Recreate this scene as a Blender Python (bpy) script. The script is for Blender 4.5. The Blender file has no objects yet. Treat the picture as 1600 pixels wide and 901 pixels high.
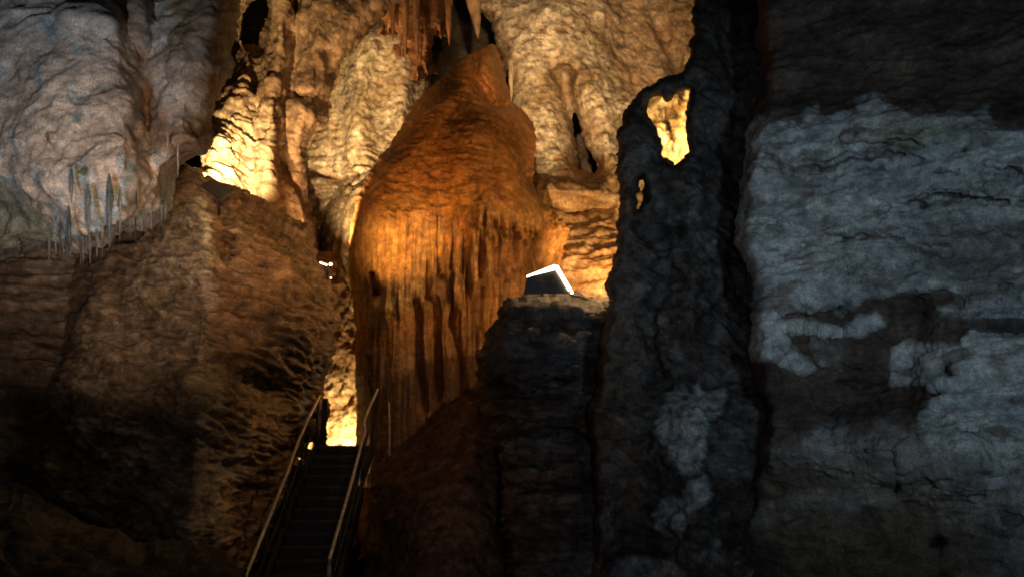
import bpy, math, random
import numpy as np
random.seed(7); rng = np.random.RandomState(11)
sc = bpy.context.scene
COL = sc.collection
# ------------------------------------------------------------------ camera
PITCH = math.radians(15.0); F = 1244.0; CAMZ = 1.7
cd = bpy.data.cameras.new('camera'); cam = bpy.data.objects.new('camera', cd); COL.objects.link(cam)
cam.location = (0, 0, CAMZ); cam.rotation_euler = (math.radians(90) + PITCH, 0, 0)
cd.sensor_width = 36; cd.lens = 36 * F / 1600; cd.clip_start = .1; cd.clip_end = 400
sc.camera = cam
sc.view_settings.view_transform = 'Standard'; sc.view_settings.look = 'None'
sc.view_settings.exposure = 0; sc.view_settings.gamma = 1
sc.cycles.filter_width = 1.8
sc.cycles.max_bounces = 5; sc.cycles.diffuse_bounces = 3
sc.cycles.sample_clamp_indirect = 3
cP, sP = math.cos(PITCH), math.sin(PITCH)

def at(px, py, Y):
    """a point in the cave at ground distance Y along the sight line"""
    px = np.asarray(px, float); py = np.asarray(py, float); Y = np.asarray(Y, float)
    x = (px - 800) / F; u = (450.5 - py) / F
    dy = cP - u * sP; dz = sP + u * cP
    return np.stack([x * Y / dy, Y + 0 * x, CAMZ + dz * Y / dy], -1)

# ------------------------------------------------------------------ noise
_perm = rng.permutation(256).astype(np.int32); _perm = np.concatenate([_perm, _perm, _perm])
_g = rng.normal(size=(256, 3)).astype(np.float32); _g /= np.linalg.norm(_g, axis=1)[:, None]
def perlin(p):
    p = p.astype(np.float32); i = np.floor(p).astype(np.int32); f = p - i; i &= 255
    w = f * f * f * (f * (f * 6 - 15) + 10)
    out = 0
    for a in (0, 1):
        wa = w[:, 0] if a else 1 - w[:, 0]
        for b in (0, 1):
            wb = w[:, 1] if b else 1 - w[:, 1]
            for c in (0, 1):
                wc = w[:, 2] if c else 1 - w[:, 2]
                h = _perm[_perm[_perm[i[:, 0] + a] + i[:, 1] + b] + i[:, 2] + c]
                g = _g[h]
                out = out + wa * wb * wc * (g[:, 0] * (f[:, 0] - a) + g[:, 1] * (f[:, 1] - b) + g[:, 2] * (f[:, 2] - c))
    return out * 1.5
def fbm(p, sx, sy=None, sz=None, o=4, seed=0, mode=0, rough=.5):
    """sx, sy, sz: frequencies; mode 0 plain, 1 billow (puffy), 2 ridged"""
    sy = sx if sy is None else sy; sz = sx if sz is None else sz
    q = p * np.array([sx, sy, sz]) + seed * 17.31
    s = 0; a = 1; t = 0
    for k in range(o):
        n = perlin(q)
        if mode == 1: n = np.abs(n) * 2 - .6
        elif mode == 2: n = .6 - np.abs(n) * 2
        s = s + a * n; t += a; a *= rough; q = q * 2.03 + 5.7
    return s / t
def sstep(a, b, x):
    t = np.clip((x - a) / (b - a), 0, 1); return t * t * (3 - 2 * t)

# ------------------------------------------------------------------ outlines
def fractal(poly, amp, seed, it=4):
    r = np.random.RandomState(seed); P = np.array(poly, float)
    # round the corners once, then break the line up
    Q = np.roll(P, -1, 0); P = np.stack([P * .8 + Q * .2, P * .2 + Q * .8], 1).reshape(-1, 2)
    for k in range(it):
        Q = np.roll(P, -1, 0); L = np.linalg.norm(Q - P, axis=1); M = (P + Q) / 2
        nrm = np.stack([-(Q - P)[:, 1], (Q - P)[:, 0]], 1) / (L[:, None] + 1e-6)
        a = np.minimum(amp, L * .22) * r.uniform(-1, 1, len(P)); a[L < 3] = 0
        M = M + nrm * a[:, None]
        P = np.stack([P, M], 1).reshape(-1, 2); amp *= .62
    L = np.linalg.norm(np.roll(P, -1, 0) - P, axis=1)
    return P[L > .4]
def sdist(px, py, polys):
    """signed distance (inside positive), even-odd, with nearest boundary point"""
    n = len(px); best = np.full(n, 1e18); bx = np.zeros(n); by = np.zeros(n); ins = np.zeros(n, bool)
    for P in polys:
        Q = np.roll(P, -1, 0)
        for (ax, ay), (cx, cy) in zip(P, Q):
            dx, dy = cx - ax, cy - ay
            t = np.clip(((px - ax) * dx + (py - ay) * dy) / (dx * dx + dy * dy + 1e-9), 0, 1)
            qx = ax + t * dx; qy = ay + t * dy
            d = (px - qx) ** 2 + (py - qy) ** 2
            m = d < best; best[m] = d[m]; bx[m] = qx[m]; by[m] = qy[m]
            if ay != cy:
                c = ((ay > py) != (cy > py)) & (px < dx * (py - ay) / dy + ax); ins ^= c
    d = np.sqrt(best); return np.where(ins, d, -d), bx, by
def line_d(px, py, pts):
    best = np.full(len(px), 1e18)
    for (ax, ay), (cx, cy) in zip(pts[:-1], pts[1:]):
        dx, dy = cx - ax, cy - ay
        t = np.clip(((px - ax) * dx + (py - ay) * dy) / (dx * dx + dy * dy + 1e-9), 0, 1)
        best = np.minimum(best, (px - ax - t * dx) ** 2 + (py - ay - t * dy) ** 2)
    return np.sqrt(best)
def groove(px, py, pts, w): return np.exp(-(line_d(px, py, pts) / w) ** 2)
def patch(px, py, P, poly, soft=6, wob=10, seed=3, f=2.0):
    """soft-edged stain, crust or painted light area laid on a rock face; its rim is broken up by noise"""
    s, _, _ = sdist(px, py, [np.array(poly, float)])
    n = fbm(P, f, o=4, seed=seed, rough=.6) * wob * 2
    return sstep(-soft, soft, s + n)
def mix(a, b, t):
    a = np.asarray(a, float); b = np.asarray(b, float)
    return a + (b - a) * t[:, None]

# ------------------------------------------------------------------ materials
def nodes(m): m.use_nodes = True; nt = m.node_tree; nt.nodes.clear(); return nt
def rock_mat(name, bump=(7, 7, 7), strength=.6, rough=.8, spec=.25, var=.35, dist=.06):
    m = bpy.data.materials.new(name); nt = nodes(m); N = nt.nodes.new; L = nt.links.new
    out = N('ShaderNodeOutputMaterial'); b = N('ShaderNodeBsdfPrincipled'); L(b.outputs[0], out.inputs[0])
    at_ = N('ShaderNodeAttribute'); at_.attribute_name = 'tint'
    geo = N('ShaderNodeNewGeometry')
    mp = N('ShaderNodeMapping'); mp.inputs['Scale'].default_value = bump; L(geo.outputs['Position'], mp.inputs['Vector'])
    n1 = N('ShaderNodeTexNoise'); n1.inputs['Scale'].default_value = 1; n1.inputs['Detail'].default_value = 9; n1.inputs['Roughness'].default_value = .62
    n1.inputs['Distortion'].default_value = .4
    L(mp.outputs[0], n1.inputs['Vector'])
    n2 = N('ShaderNodeTexNoise'); n2.inputs['Scale'].default_value = 3.1; n2.inputs['Detail'].default_value = 6; n2.inputs['Roughness'].default_value = .7
    L(geo.outputs['Position'], n2.inputs['Vector'])
    n3 = N('ShaderNodeTexNoise'); n3.inputs['Scale'].default_value = 42; n3.inputs['Detail'].default_value = 4
    L(geo.outputs['Position'], n3.inputs['Vector'])
    def mr(src, lo, hi, a=.34, c=.66):
        r = N('ShaderNodeMapRange'); r.inputs['From Min'].default_value = a; r.inputs['From Max'].default_value = c
        r.inputs['To Min'].default_value = lo; r.inputs['To Max'].default_value = hi; L(src, r.inputs['Value']); return r.outputs[0]
    def mul(a, b_):
        x = N('ShaderNodeMath'); x.operation = 'MULTIPLY'; L(a, x.inputs[0]); L(b_, x.inputs[1]); return x.outputs[0]
    f = mul(mul(mr(n1.outputs['Fac'], 1 - var, 1 + var), mr(n2.outputs['Fac'], 1 - var, 1 + var)), mr(n3.outputs['Fac'], .68, 1.32))
    vm = N('ShaderNodeVectorMath'); vm.operation = 'SCALE'; L(at_.outputs['Color'], vm.inputs[0]); L(f, vm.inputs['Scale'])
    L(vm.outputs[0], b.inputs['Base Color'])
    L(mr(n2.outputs['Fac'], rough - .15, min(1, rough + .12)), b.inputs['Roughness'])
    b.inputs['Specular IOR Level'].default_value = spec
    bm = N('ShaderNodeBump'); bm.inputs['Strength'].default_value = strength; bm.inputs['Distance'].default_value = dist
    ad = N('ShaderNodeMath'); ad.operation = 'MULTIPLY_ADD'; L(n3.outputs['Fac'], ad.inputs[0]); ad.inputs[1].default_value = .22; L(n1.outputs['Fac'], ad.inputs[2])
    L(ad.outputs[0], bm.inputs['Height']); L(bm.outputs[0], b.inputs['Normal'])
    return m
def plain_mat(name, col, rough=.5, metal=0., emit=None, es=0, spec=.4):
    m = bpy.data.materials.new(name); nt = nodes(m); N = nt.nodes.new; L = nt.links.new
    out = N('ShaderNodeOutputMaterial'); b = N('ShaderNodeBsdfPrincipled'); L(b.outputs[0], out.inputs[0])
    n = N('ShaderNodeTexNoise'); n.inputs['Scale'].default_value = 14; n.inputs['Detail'].default_value = 6
    g = N('ShaderNodeNewGeometry'); L(g.outputs['Position'], n.inputs['Vector'])
    cr = N('ShaderNodeValToRGB'); cr.color_ramp.elements[0].position = .3; cr.color_ramp.elements[1].position = .7
    cr.color_ramp.elements[0].color = (*[c * .6 for c in col], 1); cr.color_ramp.elements[1].color = (*[c * 1.25 for c in col], 1)
    L(n.outputs['Fac'], cr.inputs[0]); L(cr.outputs[0], b.inputs['Base Color'])
    b.inputs['Roughness'].default_value = rough; b.inputs['Metallic'].default_value = metal
    b.inputs['Specular IOR Level'].default_value = spec
    if emit: b.inputs['Emission Color'].default_value = (*emit, 1); b.inputs['Emission Strength'].default_value = es
    return m
M_strata = rock_mat('banded_limestone', (2.2, 2.2, 9), .8, dist=.09, var=.4)
M_billow = rock_mat('soft_calcite', (4.5, 4.5, 4.5), .38, rough=.75, var=.22, dist=.07)
M_flow = rock_mat('orange_flowstone', (7, 7, 3), .6, rough=.55, spec=.4, dist=.06, var=.3)
M_cream = rock_mat('cream_calcite', (5, 5, 5), .5, rough=.75, dist=.09, var=.3)
M_mud = rock_mat('clay_coated_rock', (6, 6, 6), .5, rough=.95, spec=.1, dist=.04, var=.3)
M_drip = rock_mat('dripstone', (16, 16, 4), .5, rough=.5, spec=.4, dist=.02, var=.25)

# ------------------------------------------------------------------ mesh building
def make_mesh(name, V, faces, mat, tint=None, origin=None):
    V = np.asarray(V, np.float64)
    if origin is None:
        origin = np.array([(V[:, 0].min() + V[:, 0].max()) / 2, V[:, 1].mean(), V[:, 2].min()])
    me = bpy.data.meshes.new(name)
    faces = np.asarray(faces, np.int32); nf = len(faces); k = faces.shape[1]
    me.vertices.add(len(V)); me.vertices.foreach_set('co', (V - origin).astype(np.float32).ravel())
    me.loops.add(nf * k); me.loops.foreach_set('vertex_index', faces.ravel())
    me.polygons.add(nf); me.polygons.foreach_set('loop_start', np.arange(0, nf * k, k, dtype=np.int32))
    me.polygons.foreach_set('loop_total', np.full(nf, k, np.int32))
    me.polygons.foreach_set('use_smooth', np.ones(nf, bool))
    me.update(calc_edges=True); me.validate()
    if tint is not None:
        a = me.attributes.new('tint', 'FLOAT_COLOR', 'POINT')
        c = np.ones((len(V), 4), np.float32); c[:, :3] = np.clip(tint, 0, 1); a.data.foreach_set('color', c.ravel())
    me.materials.append(mat)
    o = bpy.data.objects.new(name, me); o.location = origin; COL.objects.link(o)
    return o
def tag(o, label, cat, group=None):
    o['label'] = label; o['category'] = cat
    if group: o['group'] = group
    return o
def vnormals(V, Fc):
    n = np.cross(V[Fc[:, 2]] - V[Fc[:, 0]], V[Fc[:, 3]] - V[Fc[:, 1]])
    N = np.zeros_like(V)
    for k in range(4): 
        for a in range(3): N[:, a] += np.bincount(Fc[:, k], n[:, a], len(V))
    return N / (np.linalg.norm(N, axis=1)[:, None] + 1e-12)

def rock(name, outline, depth, disp, color, mat, holes=(), step=2.2, wrap=1.2, R=70, back=2.5, rag=4, seed=1, kind=None, hrag=1.5, ea=.45, er=26, speck=.75, fine=.03):
    polys = [fractal(outline, rag, seed)] + [fractal(h, hrag, seed + 5, 3) for h in holes]
    x0, y0 = polys[0].min(0) - step; x1, y1 = polys[0].max(0) + step
    gx = np.arange(x0, x1 + step, step); gy = np.arange(y0, y1 + step, step)
    X, Yy = np.meshgrid(gx, gy); sh = X.shape; px = X.ravel(); py = Yy.ravel()
    sd, bx, by = sdist(px, py, polys)
    g = sd.reshape(sh); gyy, gxx = np.gradient(g, step)
    gl = np.sqrt(gxx ** 2 + gyy ** 2) + 1e-6; gxx = (gxx / gl).ravel(); gyy = (gyy / gl).ravel()
    out = sd < 0; px = np.where(out, bx, px); py = np.where(out, by, py)
    idx = np.arange(len(px)).reshape(sh)
    q = np.stack([idx[:-1, :-1], idx[1:, :-1], idx[1:, 1:], idx[:-1, 1:]], -1).reshape(-1, 4)
    keep = (sd[q].max(1) > 0) & (sd[q].min(1) > -step * 1.5)
    q = q[keep]
    s = np.clip(sd, 0, None)
    u = np.clip(s / R, 0, 1)
    D = depth(px, py) + wrap * (1 - u) ** 2.6
    # rim, carried back as the flank of the rock
    e = np.concatenate([q[:, [0, 1]], q[:, [1, 2]], q[:, [2, 3]], q[:, [3, 0]]])
    key = np.sort(e, 1); code = key[:, 0].astype(np.int64) * len(px) + key[:, 1]
    uq, inv, cnt = np.unique(code, return_inverse=True, return_counts=True)
    be = e[cnt[inv] == 1]
    bv = np.unique(be); mp = -np.ones(len(px), int); mp[bv] = np.arange(len(bv))
    ATT = [ea + (1 - ea) * sstep(0, er, s)]; PX = [px]; PY = [py]; DD = [D]; faces = [q]; base = None; n = len(px)
    prev = bv.copy(); nr = 5
    for k in range(1, nr + 1):
        t = k / nr
        # flanks curve in under the rock
        off = 2 + 16 * t ** 1.3
        PX.append(px[bv] + gxx[bv] * off); PY.append(py[bv] + gyy[bv] * off); DD.append(D[bv] + back * t); ATT.append(np.full(len(bv), ea))
        cur = n + np.arange(len(bv)); n += len(bv)
        a = prev[mp[be[:, 0]]]; b = prev[mp[be[:, 1]]]; c = cur[mp[be[:, 1]]]; d = cur[mp[be[:, 0]]]
        faces.append(np.stack([b, a, d, c], 1)); prev = cur
    ATT = np.concatenate(ATT); px = np.concatenate(PX); py = np.concatenate(PY); D = np.concatenate(DD); faces = np.concatenate(faces)
    used = np.unique(faces); ATT = ATT[used]; rm = -np.ones(len(px), int); rm[used] = np.arange(len(used))
    px = px[used]; py = py[used]; D = D[used]; faces = rm[faces]
    P = at(px, py, D); Nn = vnormals(P, faces)
    if (Nn[:, 1].mean()) > 0: faces = faces[:, ::-1]; Nn = -Nn
    h = disp(P, px, py) * ATT + fine * fbm(P, 8, 8, 10, o=3, seed=410, rough=.7)
    V = P + Nn * h[:, None]
    N2 = vnormals(V, faces)
    tint = color(P, px, py, h, N2)
    sp = fbm(P, 7, 7, 9, o=4, seed=400, rough=.75); sp2 = fbm(P, 2.6, 2.6, 4, o=4, seed=401, rough=.7)
    tint = tint * (1 + speck * np.clip(sp * 1.5 + sp2 * 1.1, -.75, .7))[:, None]
    o = make_mesh(name, V, faces, mat, tint)
    if kind: o['kind'] = kind
    return o

def lin(pts):
    """depth plane through three (px,py,Y) anchors"""
    A = np.array([[a, b, 1] for a, b, _ in pts], float); r = np.linalg.solve(A, np.array([c for *_, c in pts], float))
    return lambda px, py: r[0] * px + r[1] * py + r[2]

# ================================================================== THE ROCKS
def cavity(h, lo, hi): return sstep(lo, hi, h)  # shade of creases put into the colour: low relief goes darker

# ---- pale ceiling mass hanging at upper left
def dA(px, py):
    D = 9.6 - .0012 * (px - 0) + .0016 * (380 - py)
    D = D + .45 * groove(px, py, [(185, -60), (200, 60), (222, 150), (235, 230)], 20) * sstep(300, 150, py)
    D = D + .7 * sstep(205, 245, px + .05 * py) - .35 * groove(px, py, [(330, 0), (300, 120), (290, 210)], 45)
    D = D - .4 * groove(px, py, [(40, 40), (80, 160), (120, 230)], 110)
    D = D - .25 * groove(px, py, [(110, 30), (170, 38)], 16) + .35 * sstep(250, 380, py)
    D = D + .9 * groove(px, py, [(-20, 345), (60, 375)], 45)
    return D
def hA(P, px, py):
    w = fbm(P, .7, o=3, seed=2)[:, None] * .8
    return .13 * fbm(P + w, .8, o=3, seed=1, mode=1, rough=.4) +   .27 * fbm(P, .5, o=3, seed=11) + .05 * fbm(P + w, 1.7, o=4, seed=12, rough=.6) + .03 * fbm(P + w, 1.8, 1.8, 3.6, o=4, seed=4, mode=2, rough=.6) + .04 * fbm(P, 5, o=4, seed=6) \
        + .10 * fbm(P, 5, 5, .5, o=3, seed=8) * sstep(230, 340, py)
def cA(P, px, py, h, N):
    n = fbm(P, .8, o=4, seed=20); n2 = fbm(P, 3.0, 3, 1.6, o=4, seed=21, rough=.65)
    c = mix((.40, .37, .35), (.50, .47, .44), sstep(-.2, .3, n))
    br = patch(px, py, P, [(180, -80), (230, -80), (225, 60), (260, 190), (330, 180), (345, 240), (290, 260), (240, 240), (205, 120)], 14, 14, 5)
    c = mix(c, (.21, .135, .085), br * .85)
    br2 = patch(px, py, P, [(245, -80), (400, -80), (370, 90), (345, 180), (280, 130), (255, 40)], 22, 26, 6)
    c = mix(c, (.24, .155, .09), br2 * .85)
    blue = sstep(.12, .4, n2 + .25 * sstep(200, 330, py)); c = mix(c, (.22, .31, .37), blue * .85)
    c = mix(c, (.16, .17, .13), patch(px, py, P, [(-80, 300), (70, 320), (105, 370), (90, 420), (-80, 430)], 18, 20, 9) * .8)
    c = mix(c, (.10, .11, .05), patch(px, py, P, [(120, 268), (128, 258), (137, 260), (130, 274)], 2, 3, 2, 6) * .9)
    c = mix(c, (.10, .07, .04), patch(px, py, P, [(68, 205), (74, 206), (75, 222), (69, 220)], 2, 3, 2, 6) * .9)
    return c * (0.70 + .45 * cavity(h, -.25, .12))[:, None]
A = rock('overhanging_rock', [(-330, -200), (430, -200), (385, -60), (376, 0), (371, 42), (360, 80), (366, 118), (340, 142), (328, 190), (333, 240), (300, 250), (283, 262),
    (272, 292), (263, 335), (238, 352), (190, 362), (165, 378), (128, 398), (100, 392), (60, 396), (0, 412), (-330, 440)],
    dA, hA, cA, M_billow, speck=.42, wrap=1.5, R=55, back=3, rag=5, seed=3)
tag(A, 'pale grey calcite ceiling mass hanging over the upper left corner', 'rock')

# ---- recess wall at far left, under the ceiling mass
def hN(P, px, py):
    return .35 * fbm(P, .5, .5, 1.2, o=4, seed=31) + .16 * fbm(P, 1.0, 1.0, 4.2, o=4, seed=32, mode=2) + .05 * fbm(P, 6, o=3, seed=6)
def cN(P, px, py, h, N):
    c = mix((.16, .12, .09), (.26, .22, .19), sstep(-.2, .4, fbm(P, .6, o=4, seed=33)))
    return c * (0.6 + .5 * cavity(h, -.25, .15))[:, None]
N_ = rock('recess_rock', [(-380, 330), (210, 330), (230, 600), (220, 1000), (-380, 1000)], lin([(0, 400, 15.2), (200, 400, 16.2), (0, 900, 13)]), hN, cN, M_strata,
          step=3.5, wrap=1, R=40, seed=5)
tag(N_, 'dim brown rock in the recess below the pale hanging ceiling mass', 'rock')

# ---- big banded buttress at left
def dB(px, py):
    D = lin([(330, 400, 12.9), (110, 400, 13.6), (330, 900, 10.8)])(px, py)
    r = px - (328 - .06 * (py - 300))
    D = D + np.where(r > 0, (.0125 + .016 * sstep(480, 760, py)) * np.abs(r), .004 * np.abs(r))
    D = D + .5 * groove(px, py, [(330, 292), (345, 340), (352, 400)], 16) * 1.2
    D = D + .35 * groove(px, py, [(300, 560), (430, 610), (480, 640)], 22) - .3 * groove(px, py, [(330, 640), (420, 700)], 60)
    return D
def warpz(P, kx, ky=0.): Q = P.copy(); Q[:, 2] = Q[:, 2] + kx * Q[:, 0] + ky * Q[:, 1]; return Q
def hB(P, px, py):
    Q = warpz(P, .38, 0) + fbm(P, .45, o=3, seed=41)[:, None] * np.array([.2, .2, .45])
    a = .34 * fbm(Q, .45, .45, 1.1, o=3, seed=42)
    b = .20 * fbm(Q, .9, .9, 5.2, o=4, seed=43, mode=2, rough=.6)
    c = .06 * fbm(P, 4.5, 4.5, 9, o=4, seed=44, rough=.6)
    return a + b * (.55 + .6 * sstep(310, 350, px)) + c
def cB(P, px, py, h, N):
    Q = warpz(P, .38)
    n = fbm(Q, .5, .5, 1.6, o=4, seed=45); n2 = fbm(Q, 1.4, 1.4, 5, o=4, seed=46, rough=.65)
    c = mix((.30, .215, .14), (.38, .29, .20), sstep(-.3, .4, n))
    c = mix(c, (.14, .095, .06), sstep(.02, .4, n2) * .6)
    c = mix(c, (.27, .145, .065), sstep(322, 345, px) * .8)  # right of the ridge: shaded side put into the colour
    c = mix(c, (.17, .17, .17), sstep(.1, .4, fbm(P, .9, o=3, seed=47)) * sstep(450, 620, py) * .6)
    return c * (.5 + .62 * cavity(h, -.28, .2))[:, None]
glints = [[(484, 695), (492, 690), (495, 700), (490, 713), (485, 712)], [(466, 714), (476, 712), (475, 718), (466, 719)], [(473, 706), (476, 706), (476, 714), (473, 714)],
          [(466, 741), (475, 735), (477, 739), (470, 742)], [(499, 706), (502, 706), (503, 718), (499, 717)], [(484, 733), (492, 728), (493, 731), (487, 734)],
          [(474, 755), (478, 754), (478, 757), (474, 757)], [(452, 779), (455, 779), (455, 782), (452, 782)]]
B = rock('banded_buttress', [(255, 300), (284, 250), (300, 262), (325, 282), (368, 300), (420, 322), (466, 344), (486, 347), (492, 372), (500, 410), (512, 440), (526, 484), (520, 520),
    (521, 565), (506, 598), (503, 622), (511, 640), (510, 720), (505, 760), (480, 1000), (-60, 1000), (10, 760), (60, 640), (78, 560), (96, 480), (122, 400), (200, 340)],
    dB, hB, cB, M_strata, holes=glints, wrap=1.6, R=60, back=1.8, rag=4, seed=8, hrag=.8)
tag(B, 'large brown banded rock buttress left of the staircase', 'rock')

# ---- dark rubble in the lower left foreground
def hM(P, px, py): return .35 * fbm(P, .8, o=4, seed=51, mode=1) + .06 * fbm(P, 4, o=4, seed=52)
def cM(P, px, py, h, N): return mix((.075, .058, .045), (.12, .09, .07), sstep(-.3, .3, fbm(P, 1.5, o=3, seed=53)))
Mf = rock('foreground_boulder', [(-330, 745), (-60, 752), (40, 762), (95, 792), (190, 830), (300, 850), (380, 880), (395, 930), (390, 1040), (-330, 1040)],
    lin([(0, 760, 9.4), (400, 760, 9.9), (0, 900, 8.6)]), hM, cM, M_mud, step=3, wrap=1.4, R=90, seed=9)
tag(Mf, 'near black boulder slope along the lower left foreground', 'boulder')

# ---- warm brown mass with the lit face, upper left background
def dC(px, py):
    D = 23.5 + 0 * px
    D = D - .022 * np.clip(460 - px, 0, 200) * sstep(60, 230, py)
    D = D - 1.2 * groove(px, py, [(430, -60), (440, 60), (425, 170), (420, 300)], 18) - .9 * groove(px, py, [(500, -60), (490, 100), (465, 220), (450, 330)], 30)
    D = D + .5 * groove(px, py, [(405, 60), (400, 130), (408, 200)], 12) + .5 * groove(px, py, [(462, 60), (440, 150), (438, 260)], 12)
    D = D + .7 * groove(px, py, [(515, 85), (520, 115)], 10) + .6 * groove(px, py, [(460, 150), (510, 165)], 9) + .6 * groove(px, py, [(440, 230), (450, 280), (480, 320)], 12)
    return D
def hC(P, px, py):
    Q = warpz(P, .5)
    lit = sstep(440, 400, px) * sstep(150, 200, py)
    return .5 * fbm(P, .35, .35, .25, o=4, seed=61) + .22 * fbm(P, 1.3, 1.3, .6, o=4, seed=62, mode=1) + .26 * lit * fbm(Q, .8, .8, 2.6, o=4, seed=63, mode=2) + .09 * fbm(P, 3, o=4, seed=64, rough=.65)
def cC(P, px, py, h, N):
    n = fbm(P, .45, .45, .3, o=4, seed=65); n2 = fbm(P, 1.6, o=4, seed=66, rough=.65)
    c = mix((.17, .095, .045), (.31, .19, .095), sstep(-.25, .25, n))
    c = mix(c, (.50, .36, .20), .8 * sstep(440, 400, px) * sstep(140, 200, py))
    c = mix(c, (.10, .05, .025), sstep(.12, .38, n2) * .85)
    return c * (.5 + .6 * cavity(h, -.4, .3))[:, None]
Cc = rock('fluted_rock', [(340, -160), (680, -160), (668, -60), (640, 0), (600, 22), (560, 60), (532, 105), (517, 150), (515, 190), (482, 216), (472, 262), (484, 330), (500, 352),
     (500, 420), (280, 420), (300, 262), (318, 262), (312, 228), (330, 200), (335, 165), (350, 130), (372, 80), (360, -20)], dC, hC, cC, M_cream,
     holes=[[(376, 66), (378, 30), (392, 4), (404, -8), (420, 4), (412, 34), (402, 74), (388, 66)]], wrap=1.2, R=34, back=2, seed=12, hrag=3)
tag(Cc, 'brown fluted rock mass with a small black hole and a brightly lit lower face', 'rock')

# ---- cream curtain between the brown mass and the orange dome
def dD(px, py):
    D = 27.2 - .004 * (py) + .006 * np.abs(px - 600)
    D = D - .8 * groove(px, py, [(575, 60), (560, 200), (555, 300)], 24) - .6 * groove(px, py, [(630, 60), (630, 200)], 20)
    D = D + .7 * groove(px, py, [(480, 270), (530, 282), (560, 276)], 5)
    return D
def hD(P, px, py):
    lo = sstep(180, 240, py)
    return .28 * fbm(P, 1.0, 1.0, .35, o=3, seed=71) + .08 * (1 - lo) * fbm(P, 1.8, 1.8, .9, o=4, seed=72, mode=2, rough=.6) + .13 * lo * fbm(P, .7, .7, 2.8, o=4, seed=73, mode=2) + .08 * fbm(P, 4, o=4, seed=74)
def cD(P, px, py, h, N):
    n = fbm(P, .9, .9, .5, o=4, seed=75); n2 = fbm(P, 2.2, 2.2, 3, o=4, seed=76, rough=.65)
    c = mix((.50, .36, .19), (.70, .56, .35), sstep(-.25, .2, n)); c = mix(c, (.22, .13, .055), sstep(.08, .28, fbm(P, 2.2, 2.2, 5.4, o=5, seed=77, rough=.6)) * .9); c = mix(c, (.34, .24, .12), sstep(.1, .36, n2) * .6)
    c = mix(c, (.20, .22, .05), patch(px, py, P, [(568, 80), (582, 78), (588, 95), (574, 102)], 7, 6, 4, 3) * .7)
    c = mix(c, (.22, .24, .06), patch(px, py, P, [(606, 50), (614, 48), (615, 60), (608, 62)], 4, 3, 4, 3) * .5)
    return c * (.5 + .6 * cavity(h, -.3, .15))[:, None]
Dd = rock('calcite_curtain', [(430, -160), (640, -160), (650, 0), (668, 60), (676, 100), (668, 150), (720, 430), (430, 430)], dD, hD, cD, M_cream, wrap=.8, R=24, seed=14)
tag(Dd, 'cream white calcite curtain lit between the brown mass and orange dome', 'flowstone')

# ---- small pale dome
def dD2(px, py): return 24.6 + .0007 * (px - 560) ** 2 / 3 - .004 * (py - 300)
def hD2(P, px, py): return .14 * fbm(P, 1.7, 1.7, .25, o=3, seed=81, mode=1) + .1 * fbm(P, 1.5, 1.5, 3, o=3, seed=82, mode=2) * sstep(330, 290, py) + .05 * fbm(P, 4, o=3, seed=83)
def cD2(P, px, py, h, N):
    c = mix((.40, .29, .16), (.62, .52, .34), sstep(-.25, .15, fbm(P, 1.4, 1.4, .2, o=4, seed=84)))
    c = mix(c, (.16, .09, .04), sstep(.1, .35, fbm(P, 3, 3, 1, o=4, seed=85)) * .8)
    return c * (.5 + .6 * cavity(h, -.2, .1))[:, None]
D2 = rock('flowstone_mound', [(486, 400), (488, 366), (500, 330), (520, 298), (545, 274), (580, 252), (640, 250), (640, 520), (520, 520), (506, 440)], dD2, hD2, cD2, M_cream,
          wrap=1.6, R=60, seed=15, rag=3)
tag(D2, 'small pale ribbed flowstone mound peeping out left of the orange dome', 'flowstone')

# ---- lit rock face behind the head of the stairs
def dK(px, py): return 24.2 - .004 * (py - 450) + 0 * px
def hK(P, px, py): return .17 * fbm(P, 1.6, 1.6, .9, o=4, seed=91, mode=1) + .12 * fbm(P, 4, 4, 2, o=4, seed=92)
def cK(P, px, py, h, N):
    c = mix((.34, .22, .10), (.56, .42, .24), sstep(-.3, .2, fbm(P, 1.5, 1.5, 1.5, o=4, seed=93))); c = mix(c, (.22, .12, .05), sstep(610, 570, py) * .75); return c * (.45 + .65 * cavity(h, -.25, .1))[:, None]  # light falloff put into the colour: upper face tinted darker
K = rock('nodular_rock', [(420, 395), (640, 395), (640, 860), (400, 860)], dK, hK, cK, M_cream, wrap=.5, R=20, seed=16)
tag(K, 'knobbly rock face glowing in the gap at the head of the stairs', 'rock')

# ---- the big orange flowstone dome
def dE(px, py):
    cx = 690 - .05 * (py - 300)
    hw = 60 + 110 * sstep(60, 330, py)
    q = np.clip(np.abs(px - cx) / hw, 0, 1.6)
    D = 19.7 + 1.3 * q ** 2.2 + .007 * np.clip(330 - py, 0, 300)
    # the upper right lobe
    D = D - .9 * np.exp(-(((px - 765) / 62) ** 2 + ((py - 240) / 75) ** 2) ** 2)
    D = D + .8 * groove(px, py, [(742, 80), (745, 120), (770, 165), (790, 165)], 8)
    # shoulder running right above the drapery
    D = D - .9 * np.exp(-((py - 335) / 38) ** 2) * sstep(690, 770, px)
    # drapery overhang: below it the face steps back on the right
    st = sstep(325, 360, py); rr = sstep(600, 720, px)
    D = D + .30 * st * rr * sstep(330, 620, py)
    D = D + 1.3 * groove(px, py, [(583, 428), (586, 456)], 3.5)
    D = D + .3 * groove(px, py, [(648, 480), (652, 560), (660, 640)], 9) + .3 * groove(px, py, [(700, 440), (712, 540), (720, 620)], 9) + .35 * groove(px, py, [(676, 470), (686, 620)], 6)
    D = D - .30 * sstep(560, 430, py) * groove(px, py, [(600, 350), (600, 480)], 45)
    D = D + .15 * sstep(478, 520, py + .35 * (px - 600)) * sstep(545, 600, px)
    return D
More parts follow.
